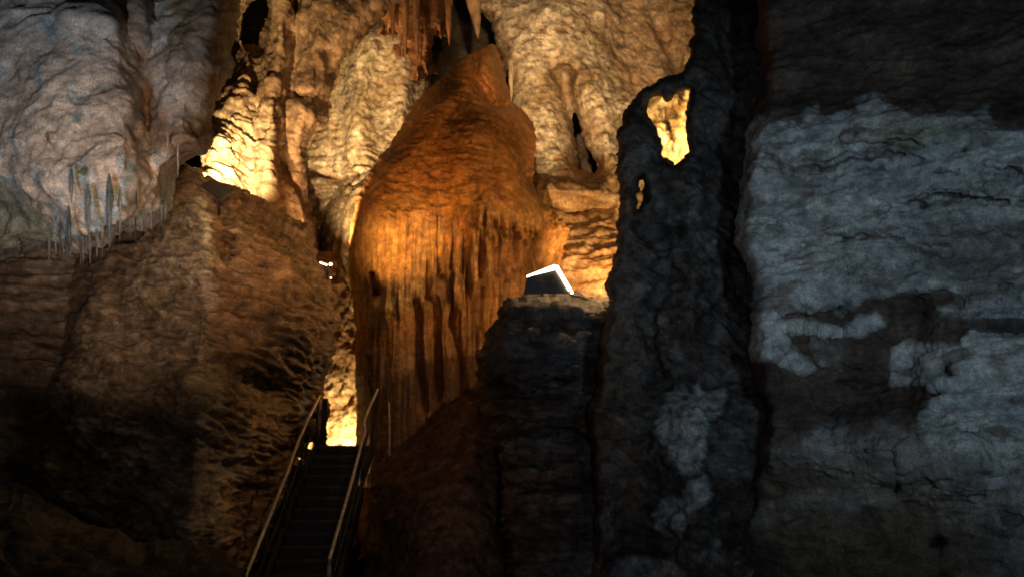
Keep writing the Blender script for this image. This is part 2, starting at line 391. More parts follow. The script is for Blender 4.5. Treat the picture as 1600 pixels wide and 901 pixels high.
def flutes(P, seed, f):  # hanging ribs with sharp gaps between
    Q = P.copy(); Q[:, 0] = Q[:, 0] + .12 * fbm(P, .8, .8, .5, o=2, seed=seed + 3)
    return fbm(Q, f, f * .3, .16, o=3, seed=seed, mode=1, rough=.55)
def hE(P, px, py):
    dr = sstep(318, 350, py + 10 * fbm(P, 1.5, o=2, seed=99)) * sstep(560, 600, px + .2 * (py - 400)) * (1 - .55 * sstep(430, 560, py - .6 * np.clip(px - 640, 0, 110)))
    up = 1 - sstep(300, 350, py)
    low = sstep(440, 520, py)
    a = .15 * fbm(P, .6, .6, .6, o=3, seed=101)
    b = .07 * up * fbm(warpz(P, .25), 1.3, 1.3, 4.2, o=4, seed=102, mode=2, rough=.6)
    c = (-.28) * dr * fbm(P, 5.2, .8, .20, o=3, seed=103, mode=2, rough=.65) * (.5 + .5 * sstep(590, 700, px))
    c2 = -.26 * dr * sstep(.1, .55, fbm(P, 2.7, .6, .12, o=2, seed=107, mode=2)) * sstep(340, 430, py) * sstep(640, 520, py) * sstep(640, 690, px)
    d = .05 * fbm(P, 5, 5, 3, o=4, seed=104, rough=.65) * (1 - .6 * low)
    e = .08 * low * flutes(P, 105, 1.4)
    return a + b + c + c2 + d + e
def cE(P, px, py, h, N):
    n = fbm(P, .6, o=4, seed=110); n2 = fbm(warpz(P, .2), 2.3, 2.3, 5.5, o=5, seed=111, rough=.62); n3 = fbm(P, 3.5, 1, .3, o=4, seed=112)
    c = mix((.40, .155, .033), (.56, .25, .062), sstep(-.3, .3, n))
    c = mix(c, (.70, .42, .15), patch(px, py, P, [(565, 350), (590, 330), (650, 330), (700, 360), (660, 470), (600, 500), (560, 520), (550, 420)], 26, 24, 3, 1) * .6)  # pool of lamp light painted as a paler area
    c = mix(c, (.16, .055, .015), sstep(.08, .28, n2) * .85 * sstep(390, 320, py))
    c = mix(c, (.30, .105, .022), sstep(600, 660, px - .0 * py) * sstep(330, 260, py) * .7)  # weaker light on the dome top painted in as darker colour
    c = mix(c, (.22, .09, .03), sstep(.0, .4, n3) * .6 * sstep(320, 350, py))
    c = mix(c, (.17, .085, .045), sstep(500, 600, py) * .75)  # shadowed foot of the dome painted in as darker colour
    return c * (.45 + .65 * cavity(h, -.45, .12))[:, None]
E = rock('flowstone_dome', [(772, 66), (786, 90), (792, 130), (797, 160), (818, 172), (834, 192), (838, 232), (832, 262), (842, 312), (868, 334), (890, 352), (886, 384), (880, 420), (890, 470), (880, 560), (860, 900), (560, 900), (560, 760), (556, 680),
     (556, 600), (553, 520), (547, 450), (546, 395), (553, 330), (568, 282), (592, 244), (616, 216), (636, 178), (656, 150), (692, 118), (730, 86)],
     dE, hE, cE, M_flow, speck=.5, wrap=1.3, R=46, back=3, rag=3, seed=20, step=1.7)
tag(E, 'tall orange flowstone dome with hanging fluted draperies in the centre', 'flowstone')

# ---- upper right background wall with the dark crevice
def dF(px, py):
    D = 26.2 - .004 * (py - 100) + 0 * px
    D = D - .8 * groove(px, py, [(860, 20), (905, 90), (945, 190), (975, 300)], 34)
    D = D - .5 * groove(px, py, [(820, 40), (830, 150), (850, 260)], 36)
    D = D + 1.1 * groove(px, py, [(880, 120), (890, 180), (905, 260)], 12)
    D = D + .9 * sstep(930, 990, px) * sstep(230, 120, py) + .6 * groove(px, py, [(1030, 40), (1060, 110)], 14)
    D = D - 1.2 * np.exp(-((py - 298) / 22) ** 2) * sstep(820, 850, px) * sstep(960, 930, px)
    D = D + .5 * groove(px, py, [(840, 320), (890, 332), (950, 325)], 7) + .4 * groove(px, py, [(830, 272), (900, 282)], 5)
    D = D - 1.6 * sstep(300, 420, py)
    return D
def hF(P, px, py):
    st = sstep(130, 300, py) * sstep(960, 900, px) + sstep(320, 360, py); st = np.clip(st, 0, 1)
    return   .3 * fbm(P, .45, o=3, seed=121) + .15 * (1 - st) * fbm(P, 1.3, 1.3, 1.2, o=4, seed=122, mode=1, rough=.55) \
        + .26 * st * fbm(warpz(P, -.1), .55, .55, 2.2, o=4, seed=123, mode=2, rough=.55) + .08 * fbm(P, 3.6, o=4, seed=124, rough=.65)
def cF(P, px, py, h, N):
    n = fbm(P, .6, o=4, seed=125); n2 = fbm(P, 1.7, 1.7, 2.4, o=5, seed=126, rough=.65)
    c = mix((.40, .26, .13), (.68, .53, .33), sstep(-.22, .2, n))
    c = mix(c, (.20, .11, .045), sstep(.05, .25, fbm(P, 2.0, 2.0, 5.5, o=5, seed=127, rough=.62)) * .9); c = mix(c, (.30, .18, .08), sstep(.1, .36, n2) * .6)
    c = mix(c, (.36, .22, .11), patch(px, py, P, [(930, -60), (1090, -60), (1090, 90), (1060, 160), (1000, 190), (960, 140), (945, 60)], 16, 14, 8, 1) * .75)
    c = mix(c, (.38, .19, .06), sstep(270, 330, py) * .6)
    c = mix(c, (.30, .13, .04), patch(px, py, P, [(870, 245), (945, 250), (940, 285), (880, 290)], 10, 8, 8, 1) * .7)
    return c * (.48 + .62 * cavity(h, -.4, .2))[:, None]
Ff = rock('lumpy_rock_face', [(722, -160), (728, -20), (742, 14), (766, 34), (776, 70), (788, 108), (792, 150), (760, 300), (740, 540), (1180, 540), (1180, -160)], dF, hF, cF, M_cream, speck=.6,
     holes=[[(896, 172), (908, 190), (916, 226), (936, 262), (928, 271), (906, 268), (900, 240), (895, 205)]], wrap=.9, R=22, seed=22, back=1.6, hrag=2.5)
tag(Ff, 'cream rock face with a black crevice right of the orange dome', 'rock')

# ---- dark banded ledge block carrying the lamp shield
def dI(px, py):
    D = lin([(850, 460, 14.4), (1000, 460, 14.6), (850, 900, 13)])(px, py)
    for pts, w, a in (([(790, 496), (860, 506), (930, 498)], 5, .35), ([(760, 548), (830, 540), (890, 552)], 4, .25), ([(750, 600), (820, 612), (900, 596)], 6, .35), ([(770, 690), (860, 676), (940, 690)], 6, .3), ([(800, 770), (900, 762)], 7, .3)):
        D = D + a * groove(px, py, pts, w) - a * .5 * sstep(0, 1, groove(px, py, [(x, y - 2.6 * w) for x, y in pts], w * 1.4))
    return D
def hI(P, px, py):
    return .22 * fbm(P, .6, .6, 1.0, o=3, seed=131) + .30 * fbm(P, .55, .55, 3.4, o=4, seed=132, mode=2, rough=.6) + .09 * fbm(P, 3, o=4, seed=133)
def cI(P, px, py, h, N):
    n = fbm(P, .8, .8, 1.8, o=4, seed=134)
    c = mix((.09, .07, .06), (.20, .165, .145), sstep(-.3, .35, n)); c = mix(c, (.12, .14, .17), sstep(.1, .4, fbm(P, 1.2, o=3, seed=135)) * .5)
    return c * (.45 + .65 * cavity(h, -.25, .15))[:, None]
I_ = rock('ledge_block', [(784, 472), (800, 463), (850, 458), (900, 459), (955, 467), (1040, 490), (1080, 700), (1080, 1000), (800, 1000), (792, 860), (786, 730), (766, 668), (750, 618), (744, 572), (756, 530), (776, 500)],
     dI, hI, cI, M_strata, wrap=1.4, R=45, rag=9, seed=25)
tag(I_, 'dark banded rock ledge below the bright angled lamp shield', 'rock')

# ---- reddish clay mound beside the stairs
def hJ(P, px, py): return .30 * fbm(P, .9, o=4, seed=141) + .04 * fbm(P, 5, o=4, seed=142)
def cJ(P, px, py, h, N): return mix((.15, .09, .06), (.22, .135, .09), sstep(-.3, .3, fbm(P, 1.6, o=4, seed=143)))
J = rock('clay_mound', [(578, 738), (598, 712), (630, 692), (656, 676), (676, 652), (704, 626), (736, 604), (768, 604), (840, 700), (860, 1000), (560, 1000), (572, 860), (580, 780)],
     lin([(700, 620, 16.6), (850, 620, 16.6), (700, 900, 14.2)]), hJ, cJ, M_mud, wrap=3.2, R=150, seed=27, rag=4)
tag(J, 'smooth reddish brown clay mound right of the staircase', 'mound')

# ---- dark pillar with the bright window
hole_win = [(1011, 168), (1015, 155), (1026, 150), (1034, 150), (1040, 160), (1047, 158), (1053, 148), (1062, 145), (1077, 139), (1079, 150), (1071, 172), (1071, 200),
            (1073, 222), (1077, 236), (1067, 250), (1054, 262), (1047, 252), (1033, 247), (1036, 228), (1027, 208), (1021, 190), (1012, 180)]
def dG(px, py):
    D = 13.9 + .002 * (px - 1080) - .002 * (py - 300)
    D = D - .35 * groove(px, py, [(985, 220), (985, 380), (975, 560), (960, 800)], 55)
    D = D - .8 * groove(px, py, [(1085, 300), (1090, 420), (1080, 520)], 55)
    D = D + .3 * groove(px, py, [(1012, 310), (1008, 350), (1035, 385), (1040, 440), (1010, 500), (1028, 580)], 12)
    D = D - 1.3 * sstep(540, 640, py) * sstep(980, 1110, px)
    D = D + .9 * groove(px, py, [(1165, -60), (1150, 150), (1150, 330), (1165, 480)], 30) * .5 * sstep(620, 520, py)
    return D
def hG(P, px, py):
    return .40 * fbm(P, .6, .6, .9, o=4, seed=151) + .14 * fbm(warpz(P, .5), 1.0, 1.0, 2.2, o=4, seed=152, mode=1) + .06 * fbm(P, 4.5, o=4, seed=153)
def cG(P, px, py, h, N):
    n = fbm(P, .9, o=4, seed=154, rough=.6)
    c = mix((.075, .062, .058), (.14, .13, .125), sstep(-.25, .3, n))
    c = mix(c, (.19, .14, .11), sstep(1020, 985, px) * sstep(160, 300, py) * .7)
    c = mix(c, (.22, .24, .26), sstep(.1, .42, fbm(P, 1.6, 1.6, 3, o=5, seed=155, rough=.65) + .2 * groove(px, py, [(1095, 250), (1080, 330)], 50)) * .55 * sstep(200, 260, py))
    w = np.zeros(len(px))
    for k, pl in enumerate(([(1045, 602), (1062, 592), (1080, 598), (1094, 578), (1102, 594), (1134, 600), (1132, 635), (1108, 668), (1098, 738), (1062, 744), (1052, 700), (1040, 690), (1022, 660), (1030, 628)],
                            [(1012, 800), (1040, 778), (1070, 770), (1100, 742), (1110, 770), (1080, 805), (1062, 840), (1025, 832)],
                            [(950, 905), (965, 884), (1000, 872), (1050, 874), (1066, 905), (1040, 960), (940, 960)])):
        w = np.maximum(w, patch(px, py, P, pl, 5, 7, 60 + k, 2.4))
    c = mix(c, (.50, .54, .57), w * (.98 + .4 * np.clip(fbm(P, 2, o=4, seed=66, rough=.65), -.3, .3)))
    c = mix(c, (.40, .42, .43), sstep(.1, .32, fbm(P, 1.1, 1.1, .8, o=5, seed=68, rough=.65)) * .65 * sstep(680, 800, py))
    return c * (.5 + .6 * cavity(h, -.35, .2))[:, None]
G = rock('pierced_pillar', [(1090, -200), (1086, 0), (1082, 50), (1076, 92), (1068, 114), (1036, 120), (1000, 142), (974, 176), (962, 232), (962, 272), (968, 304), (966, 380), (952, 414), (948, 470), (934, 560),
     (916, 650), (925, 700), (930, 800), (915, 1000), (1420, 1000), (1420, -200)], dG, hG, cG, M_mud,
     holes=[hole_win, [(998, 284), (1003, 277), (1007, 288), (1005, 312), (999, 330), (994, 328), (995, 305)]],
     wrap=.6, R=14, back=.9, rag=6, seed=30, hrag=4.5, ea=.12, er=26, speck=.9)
tag(G, 'dark rock pillar pierced by a ragged window of yellow light', 'pillar')

def dW(px, py): return 16.2 + .004 * np.abs(px - 1040)
def hW(P, px, py): return .35 * fbm(P, 1.6, 1.6, 1.1, o=4, seed=161, mode=1) + .12 * fbm(P, 4, o=4, seed=162)
def cW(P, px, py, h, N):
    c = mix((.40, .26, .10), (.6, .46, .24), sstep(-.3, .2, fbm(P, 1.8, o=4, seed=163))); c = mix(c, (.2, .1, .03), sstep(.1, .35, fbm(P, 3, o=4, seed=164)) * .8)
    return c * (.4 + .7 * cavity(h, -.3, .1))[:, None]
W = rock('glowing_rock', [(982, 215), (1002, 172), (1028, 140), (1060, 118), (1130, 100), (1140, 330), (1040, 310), (1016, 262), (990, 246)], dW, hW, cW, M_cream, wrap=.2, R=16, ea=.2, seed=32, step=1.6, back=1)
tag(W, 'brilliant yellow lit rock seen through the window in the dark pillar', 'rock')

# ---- right hand wall, white crust over dark rock
def crust(px, py):
    P = at(px, py, np.full(len(px), 12.))
    polys = [([(1160, 190), (1180, 186), (1250, 188), (1258, 168), (1278, 158), (1280, 178), (1340, 176), (1342, 146), (1364, 138), (1388, 146), (1392, 170), (1440, 184), (1500, 172), (1545, 164), (1560, 196), (1700, 190),
               (1900, 190), (1900, 505), (1600, 500), (1510, 498), (1458, 490), (1462, 480), (1500, 468), (1480, 456), (1420, 456), (1345, 468), (1318, 498), (1300, 486), (1262, 474), (1216, 490), (1210, 508), (1282, 512), (1318, 520), (1345, 500), (1368, 489),
               (1374, 506), (1345, 526), (1290, 524), (1225, 520), (1232, 546), (1270, 574), (1250, 582), (1205, 560), (1120, 560), (1120, 190)], 4, 6, .95),
             ([(1900, 508), (1515, 514), (1500, 540), (1440, 534), (1386, 546), (1390, 606), (1448, 600), (1470, 620), (1440, 650), (1432, 690), (1470, 740), (1900, 760)], 4, 6, .9),
             ([(1205, 704), (1300, 674), (1430, 678), (1480, 700), (1900, 700), (1900, 900), (1560, 880), (1440, 770), (1280, 735), (1215, 722)], 14, 18, .78),
             ([(1165, 816), (1200, 780), (1300, 768), (1340, 760), (1420, 768), (1380, 800), (1250, 800), (1190, 826)], 6, 10, .62),
             ([(1270, 530), (1310, 545), (1310, 575), (1280, 572)], 5, 6, .35), ([(1500, 800), (1900, 780), (1900, 1000), (1560, 1000)], 30, 30, .5)]
    w = np.zeros(len(px))
    for k, (pl, so, wo, a) in enumerate(polys): w = np.maximum(w, a * patch(px, py, P, pl, so * 1.5, wo * .9, 80 + k, 2.6))
    pits = sstep(.27, .36, fbm(P, 1.1, 1.1, 2.2, o=5, seed=94, rough=.6)) * .45
    return w * (1 - pits)
def dH(px, py):
    D = 12.0 - .0036 * (px - 1180) - .0008 * (py - 300)
    D = D - .05 * crust(px, py)
    D = D + .35 * sstep(185, 140, py)
    ledges = [([(1180, 232), (1240, 255), (1300, 262), (1330, 240), (1385, 236), (1450, 250), (1600, 262)], 8, .16),
              ([(1320, 210), (1390, 214), (1450, 226)], 5, .10),
              ([(1360, 300), (1430, 312), (1500, 296), (1600, 304)], 6, .16), ([(1255, 368), (1290, 358), (1400, 366), (1480, 380)], 6, .12),
              ([(1180, 330), (1230, 345)], 6, .1), ([(1160, 420), (1175, 460)], 8, .2)]
    P0 = at(px, py, np.full(len(px), 12.)); wy = py + 22 * fbm(P0, 1.6, o=4, seed=97, rough=.6); am = sstep(-.28, .12, fbm(P0, 1.3, o=3, seed=98))
    for pts, w, a in ledges: D = D - am * a * groove(px, wy, pts, w) + am * a * .8 * groove(px, wy, [(x, y + w * 1.9) for x, y in pts], w)
    D = D + .3 * groove(px, py, [(1450, 380), (1590, 390)], 30)
    D = D - .35 * groove(px, py, [(1230, 700), (1330, 690), (1500, 720)], 50)
    D = D + .5 * groove(px, py, [(1260, 490), (1310, 480)], 16) + .4 * groove(px, py, [(1420, 500), (1400, 600), (1300, 640)], 40)
    D = D + .4 * groove(px, py, [(1395, 705), (1400, 770)], 6)
    for x, y, r, a in ((1505, 236, 6, .3), (1443, 322, 4, .2), (1478, 579, 12, .35), (1466, 616, 8, .3), (1466, 850, 9, .4), (1365, 150, 18, -.2)):
        D = D + a * np.exp(-((px - x) ** 2 + (py - y) ** 2) / (r * r))
    return D
def hH(P, px, py):
    white = sstep(150, 200, py)
    Q = P + fbm(P, .6, o=3, seed=171)[:, None] * np.array([.2, .2, .35])
    return .22 * fbm(P, .5, .5, .8, o=3, seed=172) + .11 * fbm(Q, .9, .9, 3.0, o=5, seed=173, mode=2, rough=.6) + .03 * fbm(P, 5, 5, 6, o=4, seed=174, rough=.6) \
        + .05 * fbm(P, 4.5, 4.5, .7, o=3, seed=175) * white
def cH(P, px, py, h, N):
    n = fbm(P, .8, .8, 1.4, o=5, seed=176, rough=.6); n2 = fbm(P, 1.4, 1.4, 3.6, o=5, seed=177, rough=.65); n3 = fbm(P, 3, 3, 1.2, o=4, seed=178, rough=.6)
    dark = mix((.070, .052, .044), (.125, .095, .078), sstep(-.25, .3, n))
    dark = mix(dark, (.16, .135, .115), sstep(.12, .4, n2) * .55)
    wh = mix((.38, .42, .44), (.50, .53, .54), sstep(-.25, .25, n))
    wh = mix(wh, (.26, .31, .345), sstep(.0, .35, n3) * .6)
    wh = mix(wh, (.15, .13, .11), sstep(.0, .3, n2) * .8)
    # thin olive film near the top edge, grey stain across the middle
    wh = mix(wh, (.36, .37, .24), patch(px, py, P, [(1380, 185), (1480, 190), (1500, 222), (1420, 232), (1360, 215)], 18, 16, 71, 1.2) * .6)
    wh = mix(wh, (.15, .145, .14), patch(px, py, P, [(1420, 370), (1500, 345), (1620, 350), (1620, 440), (1500, 440), (1440, 410)], 26, 34, 72, 1.6) * .7)
    wh = mix(wh, (.15, .15, .15), patch(px, py, P, [(1220, 280), (1290, 280), (1300, 302), (1235, 305)], 12, 12, 73, 1.6) * .45)
    wh = mix(wh, (.20, .19, .18), patch(px, py, P, [(1270, 395), (1390, 400), (1400, 440), (1300, 450), (1250, 430)], 16, 24, 76, 1.6) * .5)
    w = crust(px, py)
    wh2 = mix(wh, (.28, .27, .25), sstep(650, 760, py) * .35)
    c = dark + (wh2 - dark) * w[:, None]
    c = mix(c, (.20, .165, .13), patch(px, py, P, [(1240, 700), (1420, 700), (1560, 760), (1560, 960), (1200, 960), (1200, 850)], 40, 60, 74, .9) * .5)
    c = mix(c, (.14, .09, .07), groove(px, py, [(1395, 700), (1402, 775)], 5) * .7)
    for pts in ([(1180, 236), (1240, 259), (1300, 266), (1332, 246), (1385, 240), (1450, 254)], [(1320, 214), (1390, 218), (1450, 230)], [(1360, 306), (1430, 318), (1500, 302), (1600, 310)], [(1255, 374), (1290, 364), (1400, 372)]):
        P0 = at(px, py, np.full(len(px), 12.)); c = mix(c, (.12, .085, .065), groove(px, py + 22 * fbm(P0, 1.6, o=4, seed=97, rough=.6), pts, 3) * .75 * sstep(-.28, .12, fbm(P0, 1.3, o=3, seed=98)))
    for x, y, r in ((1505, 236, 5), (1443, 322, 4), (1478, 579, 11), (1466, 616, 7), (1466, 850, 8), (1445, 230, 3), (1470, 262, 3)):
        c = mix(c, (.04, .03, .03), np.exp(-((px - x) ** 2 * .5 + (py - y) ** 2) / (r * r)) * .85)
    return c * (.62 + .5 * cavity(h, -.22, .12))[:, None]
H = rock('crusted_wall', [(1186, -200), (1184, 0), (1182, 60), (1192, 120), (1180, 176), (1166, 205), (1162, 262), (1156, 330), (1149, 345), (1152, 382), (1168, 412), (1180, 440), (1176, 520), (1180, 575), (1192, 640), (1186, 700), (1168, 770), (1150, 850), (1110, 1000),
     (1900, 1000), (1900, -200)], dH, hH, cH, M_billow, speck=.55, wrap=.9, R=26, back=1.6, rag=4, seed=34, step=2.0)
tag(H, 'dark right hand rock wall with large ragged patches of white crust', 'wall')

# ---- setting: back wall, floor, ceiling of the cave
def hS(P, px, py): return .9 * fbm(P, .18, o=4, seed=181) + .2 * fbm(P, 1.1, o=3, seed=182)
def cS(P, px, py, h, N): return mix((.10, .065, .04), (.2, .14, .09), sstep(-.3, .3, fbm(P, .5, o=3, seed=183)))
S = rock('cave_wall', [(-700, -500), (2300, -500), (2300, 1000), (-700, 1000)], lambda px, py: 34 - .000006 * (px - 800) ** 2, hS, cS, M_mud, step=14, wrap=.5, R=60, seed=40, kind='structure')
def sheet(name, x0, x1, y0, y1, z, s, amp, seed, flip=False):
    gx = np.arange(x0, x1, s); gy = np.arange(y0, y1, s); X, Y = np.meshgrid(gx, gy)
    P = np.stack([X.ravel(), Y.ravel(), np.full(X.size, z)], -1)
    P[:, 2] += amp * fbm(P, .25, o=5, seed=seed) + (0 if flip else -.3)
    i = np.arange(len(P)).reshape(X.shape); q = np.stack([i[:-1, :-1], i[:-1, 1:], i[1:, 1:], i[1:, :-1]], -1).reshape(-1, 4)
    if flip: q = q[:, ::-1]
    o = make_mesh(name, P, q, M_mud, mix((.07, .05, .04), (.13, .10, .08), sstep(-.3, .3, fbm(P, .8, o=3, seed=seed + 1)))); o['kind'] = 'structure'; return o
sheet('cave_floor', -22, 24, -4, 36, -.3, .3, .35, 190)
sheet('cave_ceiling', -30, 34, 8, 36, 27, .5, 2.0, 195, True)

# ================================================================== STALACTITES
def stalactite(x, y0, y1, Y, wpx, label, cat='stalactite', group=None, tint=(.4, .4, .4), ribs=5, seed=0, bend=0, blunt=.12, name='stalactite', lens=False):
    top = at(x, y0, Y); bot = at(x + bend, y1, Y); L = top[2] - bot[2]; r0 = wpx / 2 / F * Y
    nz, na = 44, 20; V = []; 
    for k in range(nz + 1):
        t = k / nz
        c = top + (bot - top) * t; c[1] = top[1]
        r = r0 * ((1 - t) ** .8 * (1 - blunt) + blunt * (1 - t ** 8) ** .5) if k < nz else r0 * .02
        if lens: r *= min(1, .12 + t * 3.2)
        for j in range(na):
            a = 2 * math.pi * j / na
            V.append([c[0] + r * math.cos(a), c[1] + r * math.sin(a), c[2]])
    V = np.array(V); ctr = np.repeat(np.linspace(0, 1, nz + 1), na)
    cen = top[None] + (bot - top)[None] * ctr[:, None]; cen[:, 1] = top[1]
    rad = V - cen; rn = np.linalg.norm(rad, axis=1)[:, None] + 1e-6
    f = 4 / max(r0, .05) * .25
    n = fbm(V, f, f, f * .25, o=3, seed=seed + 300, mode=1) * .45 + fbm(V, f * .7, f * .7, 1.2 / max(r0 * 4, .3), o=2, seed=seed + 301) * .35
    V = cen + rad * (1 + n[:, None])
    i = np.arange(len(V)).reshape(nz + 1, na); q = np.stack([i[:-1], np.roll(i[:-1], -1, 1), np.roll(i[1:], -1, 1), i[1:]], -1).reshape(-1, 4)[:, ::-1]
    c = mix(np.array(tint) * .75, np.array(tint) * 1.2, sstep(-.3, .3, fbm(V, f, f, f * .2, o=3, seed=seed + 302)))
    o = make_mesh(name, V, q, M_drip, c, origin=top)
    return tag(o, label, cat, group)
g1 = 'slender stalactites fringing the pale ceiling mass'
for k, (x, y0, y1, w, Y, tint, lab) in enumerate([
    (262, 196, 262, 4, 9.3, (.55, .50, .42), 'white needle stalactite, left one of the bright pair by the ceiling edge'),
    (278, 220, 280, 4, 9.3, (.60, .55, .46), 'white needle stalactite, right one of the bright pair by the ceiling edge'),
    (171, 272, 388, 15, 8.95, (.15, .20, .235), 'broad blue grey stalactite, widest of those on the ceiling mass'),
    (138, 290, 372, 12, 8.95, (.22, .26, .29), 'blue grey stalactite just left of the widest one'),
    (108, 320, 408, 9, 8.7, (.13, .13, .13), 'dark stalactite at the lower tip of the ceiling mass'),
    (94, 345, 404, 6, 8.7, (.14, .14, .14), 'short dark stalactite left of the dark tip stalactite'),
    (130, 372, 410, 5, 9.0, (.22, .20, .17), 'tiny brown stalactite directly below the blue grey pair'),
    (152, 358, 402, 5, 9.0, (.24, .23, .22), 'tiny grey stalactite between the blue pair and widest stalactite'),
    (188, 300, 362, 6, 8.8, (.34, .35, .36), 'thin grey stalactite right of the widest blue one'),
    (216, 268, 352, 4, 8.8, (.36, .34, .31), 'hair thin stalactite alone near the right lower ceiling rim'),
    (112, 262, 318, 9, 8.95, (.22, .26, .29), 'stubby blue stalactite above the blue grey pair')]):
    stalactite(x, y0, y1, float(dA(np.array([x * 1.]), np.array([y0 * 1.]))[0]) - .16, w, lab, group=g1, tint=tuple(q * .62 for q in tint), seed=k, lens=True)
def hT(P, px, py): return .16 * fbm(P, 2.6, 1.2, .14, o=3, seed=201, mode=1) + .12 * fbm(P, .9, .9, .3, o=3, seed=202) + .03 * fbm(P, 4, o=3, seed=203)
def cT(P, px, py, h, N):
    c = mix((.22, .085, .03), (.44, .20, .075), sstep(-.3, .2, fbm(P, 2.6, 2, .2, o=4, seed=204))); c = mix(c, (.08, .04, .02), sstep(.1, .35, fbm(P, 3, 3, .8, o=4, seed=205)) * .7)
    return c * (.45 + .65 * cavity(h, -.2, .1))[:, None]
T = rock('dripstone_curtain', [(560, -160), (572, -20), (588, 26), (600, 34), (606, 62), (612, 40), (622, 56), (629, 96), (637, 66), (645, 108), (652, 136), (660, 100), (668, 124), (676, 70), (684, 40), (690, 66), (696, 20), (706, -160)],
     lambda px, py: 24.9 + .004 * np.abs(px - 620), hT, cT, M_drip, step=1.6, wrap=.7, R=14, back=1, rag=2.5, seed=44)
tag(T, 'ribbed orange brown dripstone curtain left of the black hollow above the dome', 'dripstone')
g3 = 'tiny stalactites in the ragged fringe under the pale ceiling mass'
rf = random.Random(5)
rim = [(-10, 410), (60, 396), (100, 392), (128, 396), (165, 378), (190, 364), (238, 352), (262, 335)]
for k in range(20):
    x = 76 + k * 9.6 + rf.uniform(-4, 4); y = float(np.interp(x, [a for a, _ in rim], [b for _, b in rim]))
    Yd = float(dA(np.array([x]), np.array([y - 16]))[0]) + .25
    g = rf.uniform(.07, .17)
    stalactite(x, y - 22, y + rf.uniform(5, 24), Yd, rf.uniform(3, 7), 'tiny drip stalactite in the ragged fringe along the lower rim of the pale ceiling mass', group=g3, tint=(g, g, g * 1.02), seed=60 + k)
g2 = 'orange stalactites hanging above the flowstone dome'
for k, (x, y0, y1, w, Y, b, lab) in enumerate([
    (612, -90, 66, 26, 24.6, 2, 'orange stalactite, leftmost of the cluster above the dome'),
    (632, -90, 96, 26, 24.3, 1, 'orange brown stalactite second from left in the cluster above the dome'),
    (650, -90, 106, 24, 24.6, 2, 'brown stalactite in the left cluster, longest and closest to the black hollow'),
    (667, -90, 62, 20, 25.2, 2, 'dark brown stalactite at the left rim of the black hollow'),
    (697, -90, 72, 25, 24.6, 5, 'thin pointed orange stalactite hanging in the middle of the black hollow'),
    (733, -90, 61, 48, 24.6, 14, 'thick tapering cream and orange stalactite at the right of the black hollow'),
    (798, 96, 162, 12, 24.0, 1, 'small cream stalactite just right of the dome shoulder')]):
    stalactite(x, y0, y1, Y, w, lab, group=g2, tint=((.26, .12, .05), (.28, .14, .055), (.24, .11, .05), (.13, .06, .03), (.30, .13, .05), (.42, .25, .12), (.4, .28, .15))[k], seed=20 + k, bend=b)

# ================================================================== STAIRCASE
def box(c, s, rot=None):
    v = np.array([[x, y, z] for x in (-.5, .5) for y in (-.5, .5) for z in (-.5, .5)]) * np.array(s)
    if rot is not None: v = v @ np.array(rot).T
    f = [(0, 1, 3, 2), (4, 6, 7, 5), (0, 4, 5, 1), (2, 3, 7, 6), (0, 2, 6, 4), (1, 5, 7, 3)]
    return v + np.array(c), np.array(f)
def join(parts):
    V = []; Fq = []; n = 0
    for v, f in parts: V.append(v); Fq.append(np.array(f) + n); n += len(v)
    return np.concatenate(V), np.concatenate(Fq)
def tube(pts, r, na=12):
    pts = np.array(pts, float); V = []
    for k, p in enumerate(pts):
        t = pts[min(k + 1, len(pts) - 1)] - pts[max(k - 1, 0)]; t /= np.linalg.norm(t)
        a = np.cross(t, (0, 0, 1)) if abs(t[2]) < .95 else np.cross(t, (0, 1, 0)); a /= np.linalg.norm(a); b = np.cross(t, a)
        for j in range(na): V.append(p + r * (math.cos(2 * math.pi * j / na) * a + math.sin(2 * math.pi * j / na) * b))
    i = np.arange(len(V)).reshape(len(pts), na)
    q = [tuple(x) for x in np.stack([i[:-1], i[1:], np.roll(i[1:], -1, 1), np.roll(i[:-1], -1, 1)], -1).reshape(-1, 4)]
    V += [pts[0], pts[-1]]; n0 = len(V) - 2
    for j in range(0, na, 2):
        q.append((n0, i[0][j], i[0][(j + 1) % na], i[0][(j + 2) % na])); q.append((n0 + 1, i[-1][(j + 2) % na], i[-1][(j + 1) % na], i[-1][j]))
    return np.array(V), np.array(q)
M_rail = plain_mat('worn_aluminium', (.85, .62, .42), .4, .0)
M_steel = plain_mat('dark_painted_steel', (.035, .032, .03), .6, .2)
M_nose = plain_mat('worn_step_nosing', (.085, .075, .065), .6)
M_tread = plain_mat('wet_concrete_tread', (.05, .045, .04), .7)
def part(name, VF, mat, root, flat=True):
    V, f = VF; o = make_mesh(name, V, f, mat)
    if flat: o.data.polygons.foreach_set('use_smooth', np.zeros(len(o.data.polygons), bool))
    o.location = o.location - root.location; o.parent = root
    return o
def empty(name, loc):
    o = bpy.data.objects.new(name, None); o.empty_display_size = .2; o.location = loc; COL.objects.link(o)
    bpy.context.view_layer.update(); return o
SL = (3.85 - .9) / (16.1 - 12.0)          # stair pitch
def on_rail(px, py, off=0.):             # where the sight line meets the pitch plane of the hand rails
    d = at(px, py, 1.0) - np.array([0, 0, CAMZ]); # per metre of Y
    # CAMZ + dz*Y = .9 + off + SL*(Y-12)
    Y = (CAMZ - .9 - off + SL * 12) / (SL - d[2]); return at(px, py, Y)
Lr = [on_rail(*p) for p in ((366, 945), (383, 901), (419, 812), (448, 740), (464, 694), (480, 658), (500, 618))]
Rr = [on_rail(*p) for p in ((515, 872), (528, 826), (546, 765), (562, 703), (571, 673), (568, 658), (590, 608))]
stairs = empty('staircase', (float((Lr[1][0] + Rr[0][0]) / 2), 11.6, -.3))
tag(stairs, 'steep dark staircase with two pale handrails climbing to the lit gap', 'staircase')
zf = -1.02
